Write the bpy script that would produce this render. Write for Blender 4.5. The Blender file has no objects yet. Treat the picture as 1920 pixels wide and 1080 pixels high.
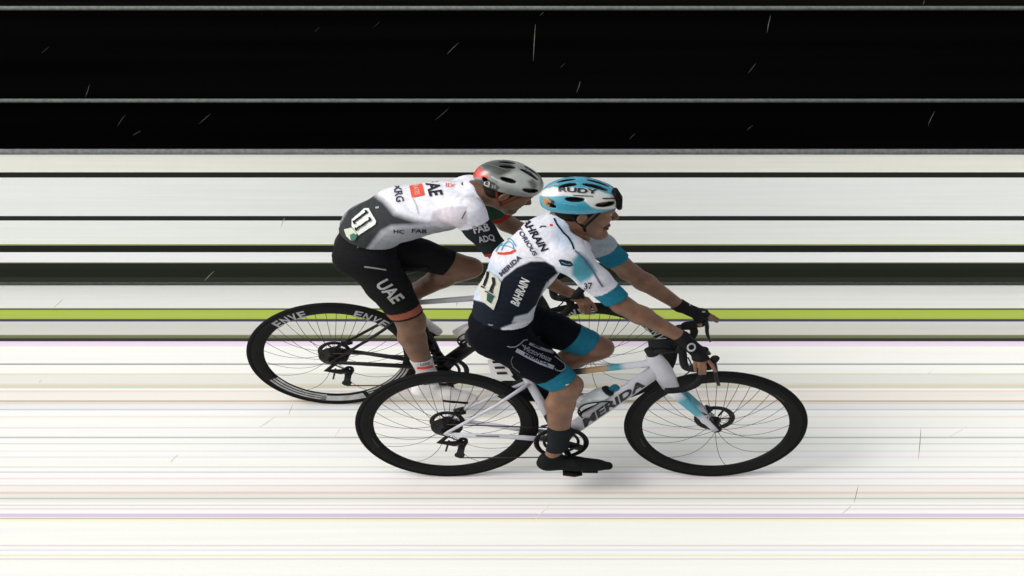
import bpy, math, random
import numpy as np
from mathutils import Vector
from mathutils.bvhtree import BVHTree

# ------------------------------------------------------------------ camera, world, sun, exposure
SC = bpy.context.scene
PITCH = math.radians(32.0)
F = 2860.0                                   # focal length in pixels of a 1920 wide picture
CAM = np.array([0.0, -6.65, 5.36])
cd = bpy.data.cameras.new("camera"); co = bpy.data.objects.new("camera", cd)
SC.collection.objects.link(co); SC.camera = co
cd.sensor_width = 36.0; cd.lens = 36.0 * F / 1920.0; cd.clip_start = 0.1; cd.clip_end = 500
co.location = CAM.tolist(); co.rotation_euler = (math.pi / 2 - PITCH, 0, 0)

SUN_EL, SUN_AZ = 40.0, -106.0                 # degrees: a veiled sun low on the left
w = bpy.data.worlds.new("World"); SC.world = w; w.use_nodes = True
nt = w.node_tree; bg = nt.nodes["Background"]
sky = nt.nodes.new("ShaderNodeTexSky"); sky.sky_type = 'NISHITA'; sky.sun_disc = False
sky.sun_elevation = math.radians(SUN_EL); sky.sun_rotation = math.radians(SUN_AZ)
sky.air_density = 1.0; sky.dust_density = 4.0; sky.ozone_density = 1.0
hs = nt.nodes.new("ShaderNodeHueSaturation"); hs.inputs["Saturation"].default_value = 0.18
nt.links.new(sky.outputs[0], hs.inputs["Color"]); nt.links.new(hs.outputs[0], bg.inputs[0])
bg.inputs[1].default_value = 0.15
sd = bpy.data.lights.new("sun", 'SUN'); sd.energy = 0.85; sd.angle = math.radians(24); sd.color = (1.0, 0.97, 0.93)
so = bpy.data.objects.new("sun", sd); SC.collection.objects.link(so)
so.rotation_euler = Vector((0.85, 0.25, -0.75)).to_track_quat('-Z', 'Y').to_euler()
SC.view_settings.view_transform = 'Standard'; SC.view_settings.look = 'None'
SC.view_settings.exposure = 0.27; SC.view_settings.gamma = 1.0
SC.cycles.max_bounces = 6; SC.cycles.use_denoising = True

# ------------------------------------------------------------------ maths helpers
R = np.array([1.0, 0, 0]); FW = np.array([0, math.cos(PITCH), -math.sin(PITCH)]); UP = np.array([0, math.sin(PITCH), math.cos(PITCH)])
S = 1.41                                      # the finish-line scanner draws everything this much longer along the road
S_NEAR, S_FAR = 1.41, 1.436
def ray(px, py):
    return R * (px - 960) / F + UP * (540 - py) / F + FW
def world_at(px, py, Y):
    d = ray(px, py); return CAM + d * ((Y - CAM[1]) / d[1])
def P(px, py, Y, s=None):
    q = world_at(px, py, Y); q[0] /= (s or S); return q
RW = 0.355                                   # wheel radius
Z0 = float(world_at(838, 796.5, 0.0)[2]) - RW  # level of the road
def ground_y(py):
    d = ray(960, py); return float((CAM + d * ((Z0 - CAM[2]) / d[2]))[1])
def board_z(py, Y): return float(world_at(960, py, Y)[2])
def to_px(V):
    q = V - CAM; dep = q @ FW
    return np.stack([960 + F * (q @ R) / dep, 540 - F * (q @ UP) / dep], 1)
def lin(c):
    c = np.array(c, float) / 255.0
    return np.where(c <= 0.04045, c / 12.92, ((c + 0.055) / 1.055) ** 2.4)

# ------------------------------------------------------------------ materials
def mat_base(name, rough=0.6, spec=0.3):
    m = bpy.data.materials.new(name); m.use_nodes = True
    b = m.node_tree.nodes["Principled BSDF"]; b.inputs["Roughness"].default_value = rough
    b.inputs["Specular IOR Level"].default_value = spec
    return m, m.node_tree, b
def mat_attr(name, rough=0.6, spec=0.3, noise=0.12, scale=60.0, bump=0.0, bscale=300.0, metal=0.0, coat=0.0, sheen=0.0, streak=False, fold=False):
    """reads the painted colour of the mesh and breaks it up with a little procedural noise"""
    m, t, b = mat_base(name, rough, spec)
    at = t.nodes.new("ShaderNodeAttribute"); at.attribute_name = "Col"
    tc = t.nodes.new("ShaderNodeTexCoord"); nz = t.nodes.new("ShaderNodeTexNoise"); nz.inputs["Scale"].default_value = scale
    nz.inputs["Detail"].default_value = 5.0
    src = tc.outputs["Object"]
    if streak:
        mp = t.nodes.new("ShaderNodeMapping"); mp.inputs["Scale"].default_value = (0.02, 1.0, 1.0)
        t.links.new(src, mp.inputs[0]); src = mp.outputs[0]
    t.links.new(src, nz.inputs["Vector"])
    mr = t.nodes.new("ShaderNodeMapRange"); mr.inputs["From Min"].default_value = 0.3; mr.inputs["From Max"].default_value = 0.7
    mr.inputs["To Min"].default_value = 1 - noise; mr.inputs["To Max"].default_value = 1 + noise * 0.5
    t.links.new(nz.outputs[0], mr.inputs[0])
    mx = t.nodes.new("ShaderNodeVectorMath"); mx.operation = 'SCALE'
    t.links.new(at.outputs["Color"], mx.inputs[0]); t.links.new(mr.outputs[0], mx.inputs["Scale"])
    t.links.new(mx.outputs[0], b.inputs["Base Color"])
    b.inputs["Metallic"].default_value = metal; b.inputs["Coat Weight"].default_value = coat
    b.inputs["Sheen Weight"].default_value = sheen
    if bump:
        n2 = t.nodes.new("ShaderNodeTexNoise"); n2.inputs["Scale"].default_value = bscale; n2.inputs["Detail"].default_value = 4
        if fold:
            m2 = t.nodes.new("ShaderNodeMapping"); m2.inputs["Rotation"].default_value = (0, .7, 0); m2.inputs["Scale"].default_value = (.35, .8, 1.6)
            t.links.new(tc.outputs["Object"], m2.inputs[0]); t.links.new(m2.outputs[0], n2.inputs["Vector"]); n2.inputs["Distortion"].default_value = .8
        else: t.links.new(tc.outputs["Object"], n2.inputs["Vector"])
        bp = t.nodes.new("ShaderNodeBump"); bp.inputs["Strength"].default_value = bump; bp.inputs["Distance"].default_value = 0.006
        t.links.new(n2.outputs[0], bp.inputs["Height"]); t.links.new(bp.outputs[0], b.inputs["Normal"])
    return m
M_CLOTH = mat_attr("jersey_cloth", 0.8, 0.08, 0.12, 45, 0.9, 17, fold=True)
M_LYCRA = mat_attr("lycra", 0.7, 0.06, 0.15, 60, 0.7, 16, fold=True)
M_SKIN = mat_attr("skin", 0.42, 0.45, 0.32, 14, 0.5, 22)
M_SKIN.node_tree.nodes["Principled BSDF"].inputs["Subsurface Weight"].default_value = 0.0
M_HELM = mat_attr("helmet_shell", 0.28, 0.5, 0.08, 30, coat=0.4)
M_PAINT = mat_attr("frame_paint", 0.38, 0.3, 0.10, 20, coat=0.12)
M_DARK = mat_attr("dark_frame_paint", 0.4, 0.18, 0.1, 25)
M_RUB = mat_attr("rubber", 0.7, 0.1, 0.3, 40, 0.2, 80)
M_CARB = mat_attr("carbon", 0.5, 0.12, 0.35, 18)
M_METAL = mat_attr("metal_parts", 0.35, 0.5, 0.2, 40, metal=0.7)
M_ROAD = mat_attr("painted_road", 0.7, 0.15, 0.035, 26, 0.15, 60, streak=True)
M_BOARD = mat_attr("board_film", 0.6, 0.1, 0.035, 40, streak=True)
M_BLACK = mat_attr("matt_black", 1.0, 0.0, 0.5, 5, streak=True)

# ------------------------------------------------------------------ object tree
def tag(o, label=None, cat=None, group=None, kind=None):
    for k, v in (("label", label), ("category", cat), ("group", group), ("kind", kind)):
        if v: o[k] = v
    return o
def thing(name, label, cat, loc, group=None):
    o = bpy.data.objects.new(name, None); SC.collection.objects.link(o); o.location = loc
    o.empty_display_size = 0.2
    return tag(o, label, cat, group)
def mesh_obj(name, V, Fc, C, mat, parent=None, smooth=True, origin=None):
    """V world vertices, C one colour per vertex"""
    V = np.asarray(V, float); off = np.zeros(3)
    if parent is not None:
        q = parent
        while q is not None: off = off + np.array(q.location); q = q.parent
    if origin is not None and parent is None: off = np.array(origin, float)
    me = bpy.data.meshes.new(name)
    me.from_pydata((V - off).tolist(), [], [list(map(int, f)) for f in Fc])
    a = me.color_attributes.new("Col", 'FLOAT_COLOR', 'POINT')
    cc = np.ones((len(V), 4), np.float32); cc[:, :3] = C
    a.data.foreach_set("color", cc.ravel())
    me.materials.append(mat)
    if smooth:
        me.polygons.foreach_set("use_smooth", np.ones(len(me.polygons), bool))
    me.update()
    o = bpy.data.objects.new(name, me); SC.collection.objects.link(o)
    if parent is not None: o.parent = parent
    elif origin is not None: o.location = origin
    return o

# ------------------------------------------------------------------ lettering laid on a surface
def text_mesh(txt, bold=0.012, shear=0.0):
    cu = bpy.data.curves.new("t", 'FONT'); cu.body = txt; cu.size = 1.0; cu.offset = bold; cu.shear = shear
    cu.resolution_u = 3; cu.align_x = 'CENTER'; cu.align_y = 'CENTER'
    o = bpy.data.objects.new("t", cu); SC.collection.objects.link(o)
    dg = bpy.context.evaluated_depsgraph_get(); me = o.evaluated_get(dg).to_mesh()
    import bmesh
    bm = bmesh.new(); bm.from_mesh(me); bmesh.ops.triangulate(bm, faces=bm.faces[:])
    for _ in range(3):
        es = [e for e in bm.edges if e.calc_length() > 0.22]
        if not es: break
        bmesh.ops.subdivide_edges(bm, edges=es, cuts=1); bmesh.ops.triangulate(bm, faces=bm.faces[:])
    V = np.array([v.co[:2] for v in bm.verts]); bm.verts.index_update()
    Fc = [[v.index for v in f.verts] for f in bm.faces]
    bm.free(); o.evaluated_get(dg).to_mesh_clear(); bpy.data.objects.remove(o); bpy.data.curves.remove(cu)
    return V, Fc
def poly_mesh(pts, step=6.0):
    """fills an outline given in picture units with small triangles"""
    import bmesh
    bm = bmesh.new(); vs = [bm.verts.new((x, y, 0)) for x, y in pts]; bm.faces.new(vs)
    bmesh.ops.triangulate(bm, faces=bm.faces[:])
    for _ in range(5):
        es = [e for e in bm.edges if e.calc_length() > step]
        if not es: break
        bmesh.ops.subdivide_edges(bm, edges=es, cuts=1); bmesh.ops.triangulate(bm, faces=bm.faces[:])
    V = np.array([v.co[:2] for v in bm.verts]); bm.verts.index_update(); Fc = [[v.index for v in f.verts] for f in bm.faces]
    bm.free(); return V, Fc

def wrinkle(s, amp, axis, lam=.034, seed=0):
    """soft folds across the given direction, as real relief"""
    V = s.verts() / np.array([s.st, 1, 1]); Fc = np.array(s.F); N = np.zeros_like(V)
    fn = np.cross(V[Fc[:, 2]] - V[Fc[:, 0]], V[Fc[:, 3]] - V[Fc[:, 1]])
    for j in range(4): np.add.at(N, Fc[:, j], fn)
    N /= np.linalg.norm(N, axis=1)[:, None] + 1e-12
    c = V.mean(0); D = V - c; a = np.array(axis, float); a /= np.linalg.norm(a); b = np.cross(a, [0, 1, 0])
    u, v, y = D @ a, D @ b, D[:, 1]; R_ = np.random.RandomState(seed).rand(12) * 6.28
    ph = 2 * math.pi * u / lam + 2.2 * np.sin(v * 17 + R_[0]) + 1.6 * np.sin(y * 21 + u * 9 + R_[1]) + 1.1 * np.sin(v * 43 + y * 31 + R_[2])
    mask = np.clip(.5 + .7 * np.sin(u * 13 + R_[3]) * np.sin(v * 15 + y * 12 + R_[4]) + .35 * np.sin(y * 27 + v * 9 + R_[5]), 0, 1)
    h = (np.abs(np.sin(ph / 2)) ** .7 - .6) * mask
    s.V = [(V + N * (amp * h)[:, None]) * np.array([s.st, 1, 1])]; s.bvh = None

class Shape:
    """collects geometry in unstretched metres; built as ONE mesh"""
    def __init__(s, st=None):
        s.V = []; s.F = []; s.C = []; s.n = 0; s.st = st or S; s.bvh = None
    def add(s, V, Fc, col):
        V = np.asarray(V, float) * np.array([s.st, 1, 1]); s.addw(V, Fc, col)
    def addw(s, V, Fc, col):
        col = np.asarray(col, float)
        if col.ndim == 1: col = np.tile(col, (len(V), 1))
        s.V.append(V); s.C.append(col); s.F += [[i + s.n for i in f] for f in Fc]; s.n += len(V)
    def verts(s): return np.concatenate(s.V)
    def cols(s): return np.concatenate(s.C)
    def tube(s, pts, rad, col, n=14, ky=1.0, kz=1.0, caps=True):
        pts = np.array(pts, float); m = len(pts)
        rad = np.full(m, rad) if np.isscalar(rad) else np.array(rad, float)
        T = np.gradient(pts, axis=0); T /= np.linalg.norm(T, axis=1)[:, None] + 1e-9
        ref = np.array([0, 1.0, 0]) if abs(T[:, 1]).mean() < 0.8 else np.array([0, 0, 1.0])
        V = []
        for i in range(m):
            b = np.cross(T[i], ref); b /= np.linalg.norm(b) + 1e-9; c = np.cross(b, T[i])
            a = np.linspace(0, 2 * math.pi, n, endpoint=False)
            V.append(pts[i] + rad[i] * (np.outer(np.cos(a), b) * kz + np.outer(np.sin(a), c) * ky))
        V = np.concatenate(V); Fc = []
        for i in range(m - 1):
            for j in range(n):
                k = (j + 1) % n; Fc.append([i * n + j, i * n + k, (i + 1) * n + k, (i + 1) * n + j])
        if caps: Fc.append(list(range(n))[::-1]); Fc.append([(m - 1) * n + j for j in range(n)])
        s.add(V, Fc, col); return s
    def lathe(s, c, prof, col, n=96, closed=True):
        """profile of (radius, y offset) turned round the Y axis through c"""
        m = len(prof); V = []; Fc = []
        for k in range(n):
            a = 2 * math.pi * k / n
            for r, y in prof: V.append((c[0] + r * math.cos(a), c[1] + y, c[2] + r * math.sin(a)))
        for k in range(n):
            q = (k + 1) % n
            for j in range(m if closed else m - 1):
                l = (j + 1) % m; Fc.append([k * m + j, k * m + l, q * m + l, q * m + j])
        s.add(V, Fc, col); return s
    def box(s, c, size, col, pitch=0.0):
        ca, sa = math.cos(pitch), math.sin(pitch); V = []
        for x in (-.5, .5):
            for y in (-.5, .5):
                for z in (-.5, .5):
                    X, Z = x * size[0], z * size[2]
                    V.append((c[0] + X * ca - Z * sa, c[1] + y * size[1], c[2] + X * sa + Z * ca))
        s.add(V, [[0, 1, 3, 2], [4, 6, 7, 5], [0, 4, 5, 1], [2, 3, 7, 6], [0, 2, 6, 4], [1, 5, 7, 3]], col); return s
    def project(s, V2, Fc, col, lift=0.0015):
        if s.bvh is None: s.bvh = BVHTree.FromPolygons([tuple(v) for v in s.verts()], s.F)
        out = []; ok = []
        for x, y in V2:
            d = Vector(ray(x, y)).normalized(); h = s.bvh.ray_cast(Vector(CAM), d)
            if h[0] is None: out.append((0, 0, 0)); ok.append(False)
            else:
                nn = h[1] if h[1].dot(d) < 0 else -h[1]
                out.append(tuple(h[0] + nn * lift - d * lift)); ok.append(True)
        V = np.array(out); Fk = []
        for f in Fc:
            if all(ok[i] for i in f) and max(np.linalg.norm(V[f[0]] - V[f[1]]), np.linalg.norm(V[f[1]] - V[f[2]])) < 0.06: Fk.append(f)
        s._pend = getattr(s, "_pend", []); s._pend.append((V, Fk, col))
    def text(s, txt, x, y, w, h, ang, col, bold=0.02, shear=0.0, tilt=None, lift=.0025):
        """centre, width and height in picture units, direction of the baseline in degrees (counter-clockwise)"""
        V, Fc = text_mesh(txt, bold, shear)
        sp = V.max(0) - V.min(0); V = (V - (V.max(0) + V.min(0)) / 2) / sp
        a = math.radians(ang); b = math.radians(tilt if tilt is not None else ang + 90)
        ax = np.array([math.cos(a), -math.sin(a)]) * w; ay = np.array([math.cos(b), -math.sin(b)]) * h
        s.project(np.array([x, y]) + V[:, :1] * ax + V[:, 1:] * ay, Fc, col, lift)
    def patch(s, pts, col, lift=0.0015, step=5.0):
        V, Fc = poly_mesh(pts, step); s.project(V, Fc, col, lift)
    def line(s, pts, w, col, lift=0.0022):
        pts = np.array(pts, float); L = np.concatenate([[0], np.cumsum(np.linalg.norm(np.diff(pts, axis=0), axis=1))])
        tt = np.linspace(0, L[-1], max(3, int(L[-1] / 2.5) + 1)); pts = np.stack([np.interp(tt, L, pts[:, 0]), np.interp(tt, L, pts[:, 1])], 1)
        T = np.gradient(pts, axis=0); T /= np.linalg.norm(T, axis=1)[:, None] + 1e-9
        N = np.stack([-T[:, 1], T[:, 0]], 1) * w / 2; V = np.concatenate([pts + N, pts - N]); n = len(pts)
        Fc = []
        for i in range(n - 1): Fc += [[i, i + 1, n + i + 1], [i, n + i + 1, n + i]]
        s.project(V, Fc, col, lift)
    def build(s, name, mat, parent=None, smooth=True, origin=None):
        for V, Fk, c in getattr(s, "_pend", []): s.addw(V, Fk, c)
        return mesh_obj(name, s.verts(), s.F, s.cols(), mat, parent, smooth, origin)

# ------------------------------------------------------------------ rounded bodies from distance fields
def cone(a, b, ra, rb=None, sy=1.0): return ('c', np.array(a, float), np.array(b, float), ra, ra if rb is None else rb, sy)
def ell(c, r, pitch=0.0, yaw=0.0): return ('e', np.array(c, float), np.array(r, float), pitch, yaw)
def prim_box(p):
    if p[0] == 'c':
        r = max(p[3], p[4]) * max(1, p[5]); return np.minimum(p[1], p[2]) - r, np.maximum(p[1], p[2]) + r
    r = p[2].max(); return p[1] - r, p[1] + r
def evalp(p, X, Y, Z):
    if p[0] == 'c':
        _, a, b, ra, rb, sy = p; d = b - a; d2 = d.copy(); d2[1] /= sy
        x, y, z = X - a[0], (Y - a[1]) / sy, Z - a[2]
        L = (d2 ** 2).sum() + 1e-12
        t = np.clip((x * d2[0] + y * d2[1] + z * d2[2]) / L, 0, 1)
        return np.sqrt((x - t * d2[0]) ** 2 + (y - t * d2[1]) ** 2 + (z - t * d2[2]) ** 2) - (ra + (rb - ra) * t)
    _, c, r, pi_, yw = p; x, y, z = X - c[0], Y - c[1], Z - c[2]
    if yw: cy, sy_ = math.cos(yw), math.sin(yw); x, y = x * cy + y * sy_, -x * sy_ + y * cy
    if pi_: cp, sp = math.cos(pi_), math.sin(pi_); x, z = x * cp + z * sp, -x * sp + z * cp
    k0 = np.sqrt((x / r[0]) ** 2 + (y / r[1]) ** 2 + (z / r[2]) ** 2); k1 = np.sqrt((x / r[0] ** 2) ** 2 + (y / r[1] ** 2) ** 2 + (z / r[2] ** 2) ** 2) + 1e-9
    return k0 * (k0 - 1.0) / k1
def field(groups, h, infl=0.0):
    """groups: list of dict(prims, k, clips=[(point, normal)], cut=[prims], kc). A clip keeps the side the normal points away from"""
    los, his = zip(*[prim_box(p) for g in groups for p in g['prims']])
    lo = np.min(los, 0) - 0.02 - infl; hi = np.max(his, 0) + 0.02 + infl
    n = np.ceil((hi - lo) / h).astype(int) + 1
    ax = [lo[i] + h * np.arange(n[i]) for i in range(3)]
    T = np.full(n, 0.08, np.float32)
    def loc(p, m):
        a, b = prim_box(p); i0 = np.clip(((a - m - lo) / h).astype(int), 0, n - 1); i1 = np.clip(((b + m - lo) / h).astype(int) + 2, 0, n)
        sl = tuple(slice(int(i0[i]), int(i1[i])) for i in range(3))
        return sl, ax[0][sl[0]][:, None, None], ax[1][sl[1]][None, :, None], ax[2][sl[2]][None, None, :]
    for g in groups:
        D = np.full(n, 0.08, np.float32)
        for p in g['prims']:
            k = g.get('k', 0.02); sl, X, Y, Z = loc(p, 0.04 + infl); d = evalp(p, X, Y, Z).astype(np.float32) - infl
            q = D[sl]; hh = np.maximum(k - np.abs(q - d), 0) / k; D[sl] = np.minimum(q, d) - hh * hh * k * 0.25
        for p in g.get('cut', []):
            kc = g.get('kc', 0.006); sl, X, Y, Z = loc(p, 0.02); d = -evalp(p, X, Y, Z).astype(np.float32)
            q = D[sl]; hh = np.maximum(kc - np.abs(q - d), 0) / kc; D[sl] = np.maximum(q, d) + hh * hh * kc * 0.25
        for pt, nr in g.get('clips', []):
            nr = np.array(nr, float); nr /= np.linalg.norm(nr)
            pl = (ax[0][:, None, None] - pt[0]) * nr[0] + (ax[1][None, :, None] - pt[1]) * nr[1] + (ax[2][None, None, :] - pt[2]) * nr[2]
            D = np.maximum(D, pl.astype(np.float32))
        k = g.get('kj', 0.012); hh = np.maximum(k - np.abs(T - D), 0) / k; T = np.minimum(T, D) - hh * hh * k * 0.25
    return T, lo, h
def nets(D, lo, h):
    """surface nets: one vertex per crossed cell"""
    n = D.shape; ins = D < 0
    c = [ins[i:n[0] - 1 + i, j:n[1] - 1 + j, k:n[2] - 1 + k] for i in (0, 1) for j in (0, 1) for k in (0, 1)]
    sm = sum(x.astype(np.int8) for x in c); act = (sm > 0) & (sm < 8)
    idx = np.argwhere(act); ids = np.full(act.shape, -1, np.int64); ids[act] = np.arange(len(idx))
    corn = [(i, j, k) for i in (0, 1) for j in (0, 1) for k in (0, 1)]
    val = [D[idx[:, 0] + a, idx[:, 1] + b, idx[:, 2] + d] for a, b, d in corn]
    acc = np.zeros((len(idx), 3)); cnt = np.zeros(len(idx))
    for a in range(8):
        for b in range(a + 1, 8):
            ca, cb = np.array(corn[a]), np.array(corn[b])
            if abs(ca - cb).sum() != 1: continue
            m = (val[a] < 0) != (val[b] < 0); t = np.where(m, val[a] / (val[a] - val[b] + 1e-12), 0)
            acc += np.where(m[:, None], ca + t[:, None] * (cb - ca), 0); cnt += m
    V = lo + h * (idx + acc / np.maximum(cnt, 1)[:, None]); Fc = []
    for ax in range(3):
        o1, o2 = [(1, 2), (2, 0), (0, 1)][ax]
        A = np.take(ins, range(n[ax] - 1), ax); B = np.take(ins, range(1, n[ax]), ax)
        e = np.argwhere(A != B); e = e[(e[:, o1] > 0) & (e[:, o2] > 0) & (e[:, o1] < n[o1] - 1) & (e[:, o2] < n[o2] - 1)]
        u = np.zeros(3, int); u[o1] = 1; v = np.zeros(3, int); v[o2] = 1
        g = lambda q: ids[q[:, 0], q[:, 1], q[:, 2]]
        q = np.stack([g(e - u - v), g(e - v), g(e), g(e - u)], 1)
        fl = A[e[:, 0], e[:, 1], e[:, 2]]
        q[~fl] = q[~fl][:, ::-1]; Fc.append(q)
    Fc = np.concatenate(Fc); Fc = Fc[(Fc >= 0).all(1)]
    return V, Fc
def biggest(V, Fc):
    """drops crumbs that hang off the main piece"""
    lab = np.arange(len(V))
    while True:
        m = lab[Fc].min(1); new = lab.copy()
        for j in range(4): np.minimum.at(new, Fc[:, j], m)
        new = new[new]
        if (new == lab).all(): break
        lab = new
    u, c = np.unique(lab, return_counts=True); keep = lab == u[c.argmax()]
    idx = np.cumsum(keep) - 1; Fc = Fc[keep[Fc[:, 0]]]
    return V[keep], idx[Fc]
def sdf_shape(groups, h, col, infl=0.0, st=None):
    V, Fc = biggest(*nets(*field(groups, h, infl))); s = Shape(st); s.add(V, Fc.tolist(), col); return s
def polymask(V2, pts, soft=1.5):
    """1 inside the outline, 0 outside, soft edge"""
    pts = np.array(pts, float); x, y = V2[:, 0], V2[:, 1]; ins = np.zeros(len(x), bool); dm = np.full(len(x), 1e9)
    for i in range(len(pts)):
        a, b = pts[i], pts[(i + 1) % len(pts)]
        cr = ((a[1] > y) != (b[1] > y)) & (x < (b[0] - a[0]) * (y - a[1]) / (b[1] - a[1] + 1e-12) + a[0]); ins ^= cr
        d = b - a; t = np.clip(((x - a[0]) * d[0] + (y - a[1]) * d[1]) / (d @ d + 1e-9), 0, 1)
        dm = np.minimum(dm, np.hypot(x - a[0] - t * d[0], y - a[1] - t * d[1]))
    sdv = np.where(ins, dm, -dm); return np.clip(sdv / (2 * soft) + 0.5, 0, 1)
def dye(s, pts, col, soft=1.5, ysel=None):
    """dyes a region of the cloth"""
    V = s.verts(); C = s.cols(); m = polymask(to_px(V), pts, soft)
    if ysel is not None: m = m * ysel(V)
    C = C * (1 - m[:, None]) + np.array(col) * m[:, None]; s.C = [C]; s.V = [V]
def dye_where(s, fn, col):
    V = s.verts() / np.array([s.st, 1, 1]); C = s.cols(); m = np.clip(fn(V), 0, 1)[:, None]
    s.C = [C * (1 - m) + np.array(col) * m]; s.V = [s.verts()]

def pts(s):
    return [tuple(map(float, a.split(','))) for a in s.split()]
# palette (surface colours, linear)
WHITE = np.array([.56, .56, .61]); NAVY = np.array([.005, .007, .012]); TEAL = np.array([.012, .13, .20]); LTEAL = np.array([.07, .27, .34])
BLACK = np.array([.008, .008, .009]); SKINA = np.array([.17, .082, .046]); SKINB = np.array([.145, .072, .04])
GREY = np.array([.25, .26, .27]); LGREY = np.array([.5, .5, .53]); RED = np.array([.6, .05, .03]); HAIR = np.array([.015, .01, .007])

# ================================================================== SETTING
def strips(rows, Y0, Y1, z, name, mat, half=60.0):
    """rows: (picture row from, to, colour); one sheet cut into painted bands running along the road"""
    ys = []
    rows = sorted(rows, key=lambda r: r[0])
    V = []; Fc = []; C = []
    def quad(a, b, c):
        i = len(V); V.extend([(-half, a, z), (half, a, z), (half, b, z), (-half, b, z)]); C.extend([c] * 4); Fc.append([i, i + 1, i + 2, i + 3])
    cp = []
    for a, b, c in rows:
        e = min(.9, (b - a) * .3); cp += [(a + e, c), (b - e, c)]
    cp[0] = (rows[0][0], cp[0][1]); cp[-1] = (rows[-1][1], cp[-1][1])
    for n, (a, c) in enumerate(cp):
        y = min(max(ground_y(a), Y0), Y1); V += [(-half, y, z), (half, y, z)]; C += [c, c]
        if n: Fc.append([2 * n, 2 * n + 1, 2 * n - 1, 2 * n - 2])
    return mesh_obj(name, V, Fc, np.array(C), mat, smooth=False)
def k(c): return np.minimum(0.82 * lin(c) / lin((250, 250, 250)), 0.86)
base = (253, 253, 246)
lines = [(640, 643, (236, 220, 236)), (643, 649, (244, 226, 246)), (681.6, 684, (150, 158, 160)), (700, 703, (228, 228, 205)), (703, 719, (238, 238, 230)), (719, 722, (240, 222, 206)),
         (722, 728, (218, 222, 198)), (732, 735, (246, 222, 220)), (735, 751, (247, 242, 232)), (751, 753, (190, 176, 150)), (753, 758, (240, 226, 216)), (758, 767, (240, 242, 238)), (767, 769, (206, 208, 226)),
         (780, 783, (248, 240, 230)), (801, 803, (240, 228, 236)), (819, 821.5, (190, 196, 198)), (831, 833, (224, 228, 222)), (845, 847, (240, 238, 240)), (856, 858, (244, 236, 244)), (875, 876.5, (226, 228, 206)),
         (884.5, 886, (208, 208, 232)), (896, 898.5, (248, 226, 236)), (909, 911.5, (236, 220, 228)), (911.5, 922, (246, 242, 232)), (922, 926, (234, 212, 204)), (926, 933.5, (238, 238, 228)), (933.5, 936, (196, 200, 186)),
         (936, 942, (240, 240, 234)), (946, 949, (238, 222, 222)), (953, 955, (236, 226, 226)), (963, 970, (224, 204, 230)), (971, 973, (188, 184, 168)), (973, 978, (252, 250, 214)), (1022, 1024, (234, 216, 222)),
         (1030, 1033, (232, 234, 248)), (1040, 1043, (248, 240, 208)), (1047, 1049.5, (234, 216, 232))]
rows = []; cur = 640
for a, b, c in lines:
    if a > cur: rows.append((cur, a, k(base)))
    rows.append((a, b, k(c))); cur = b
rows.append((cur, 1700, k(base)))
strips(rows, -40, 40, Z0, "road", M_ROAD)["kind"] = "structure"
rows = [(534, 578, k((226, 227, 222)) * 1.08), (578, 581, k((70, 78, 50))), (581, 598, np.array([.37, .46, .075])), (598, 603, k((70, 70, 86))), (603, 606, k((212, 212, 222))),
        (606, 628, k((205, 205, 196)) * 1.06), (628, 634, k((118, 120, 92))), (634, 640, k((52, 54, 46)))]
strips(rows, -40, 40, Z0, "pavement", M_ROAD)["kind"] = "structure"
YB = ground_y(536)                           # plane of the barrier's board
g = Shape(1.0); yb = ground_y(534)
g.add([(-60, yb, Z0), (60, yb, Z0), (60, 60, Z0), (-60, 60, Z0)], [[0, 1, 2, 3]], np.array([.004, .004, .0035]))
g.build("ground", M_BLACK, None, False)["kind"] = "structure"

# low barrier with a striped white board
HB = 14.0
bar = thing("barrier", "long white advertising barrier with thin black stripes along the road edge", "barrier", (0, YB, 0))
bd = Shape(1.0)
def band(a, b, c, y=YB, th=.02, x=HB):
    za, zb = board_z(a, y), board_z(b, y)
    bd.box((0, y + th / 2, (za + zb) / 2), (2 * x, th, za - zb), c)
bcol = [(290, 323, (222, 223, 214)), (323, 333, (38, 40, 34)), (333, 405, (224, 226, 225)), (405, 413.5, (40, 44, 44)), (413.5, 458, (226, 228, 226)),
        (458, 460.5, (150, 160, 70)), (460.5, 473, (36, 38, 34)), (473, 492, (232, 232, 236)), (492, 494, (120, 125, 60)), (494, 505, (40, 44, 34)), (505, 520, (34, 38, 28)), (520, 528.5, (50, 54, 44))]  # lowest olive-black rows: shade of the gap under the board, painted as bands
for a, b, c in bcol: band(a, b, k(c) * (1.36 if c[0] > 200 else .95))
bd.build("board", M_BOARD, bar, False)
s = Shape(1.0); zt = board_z(286, YB); s.tube([(-HB, YB + .01, zt), (HB, YB + .01, zt)], .018, k((118, 122, 122)), 12); s.build("top_rail", M_RUB, bar)
s = Shape(1.0); zt = board_z(531.5, YB); s.tube([(-HB, YB + .012, max(zt, Z0 + .014)), (HB, YB + .012, max(zt, Z0 + .014))], .014, k((80, 84, 80)), 12); s.build("bottom_rail", M_RUB, bar)
for x in (-12, -8, -4, 4, 8, 12):
    s = Shape(1.0); s.box((x, YB + .04, .5), (.035, .035, .98), k((90, 92, 92))); s.box((x, YB + .3, Z0 + .02), (.05, .6, .03), k((90, 92, 92))); s.build("leg", M_RUB, bar, False)
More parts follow.
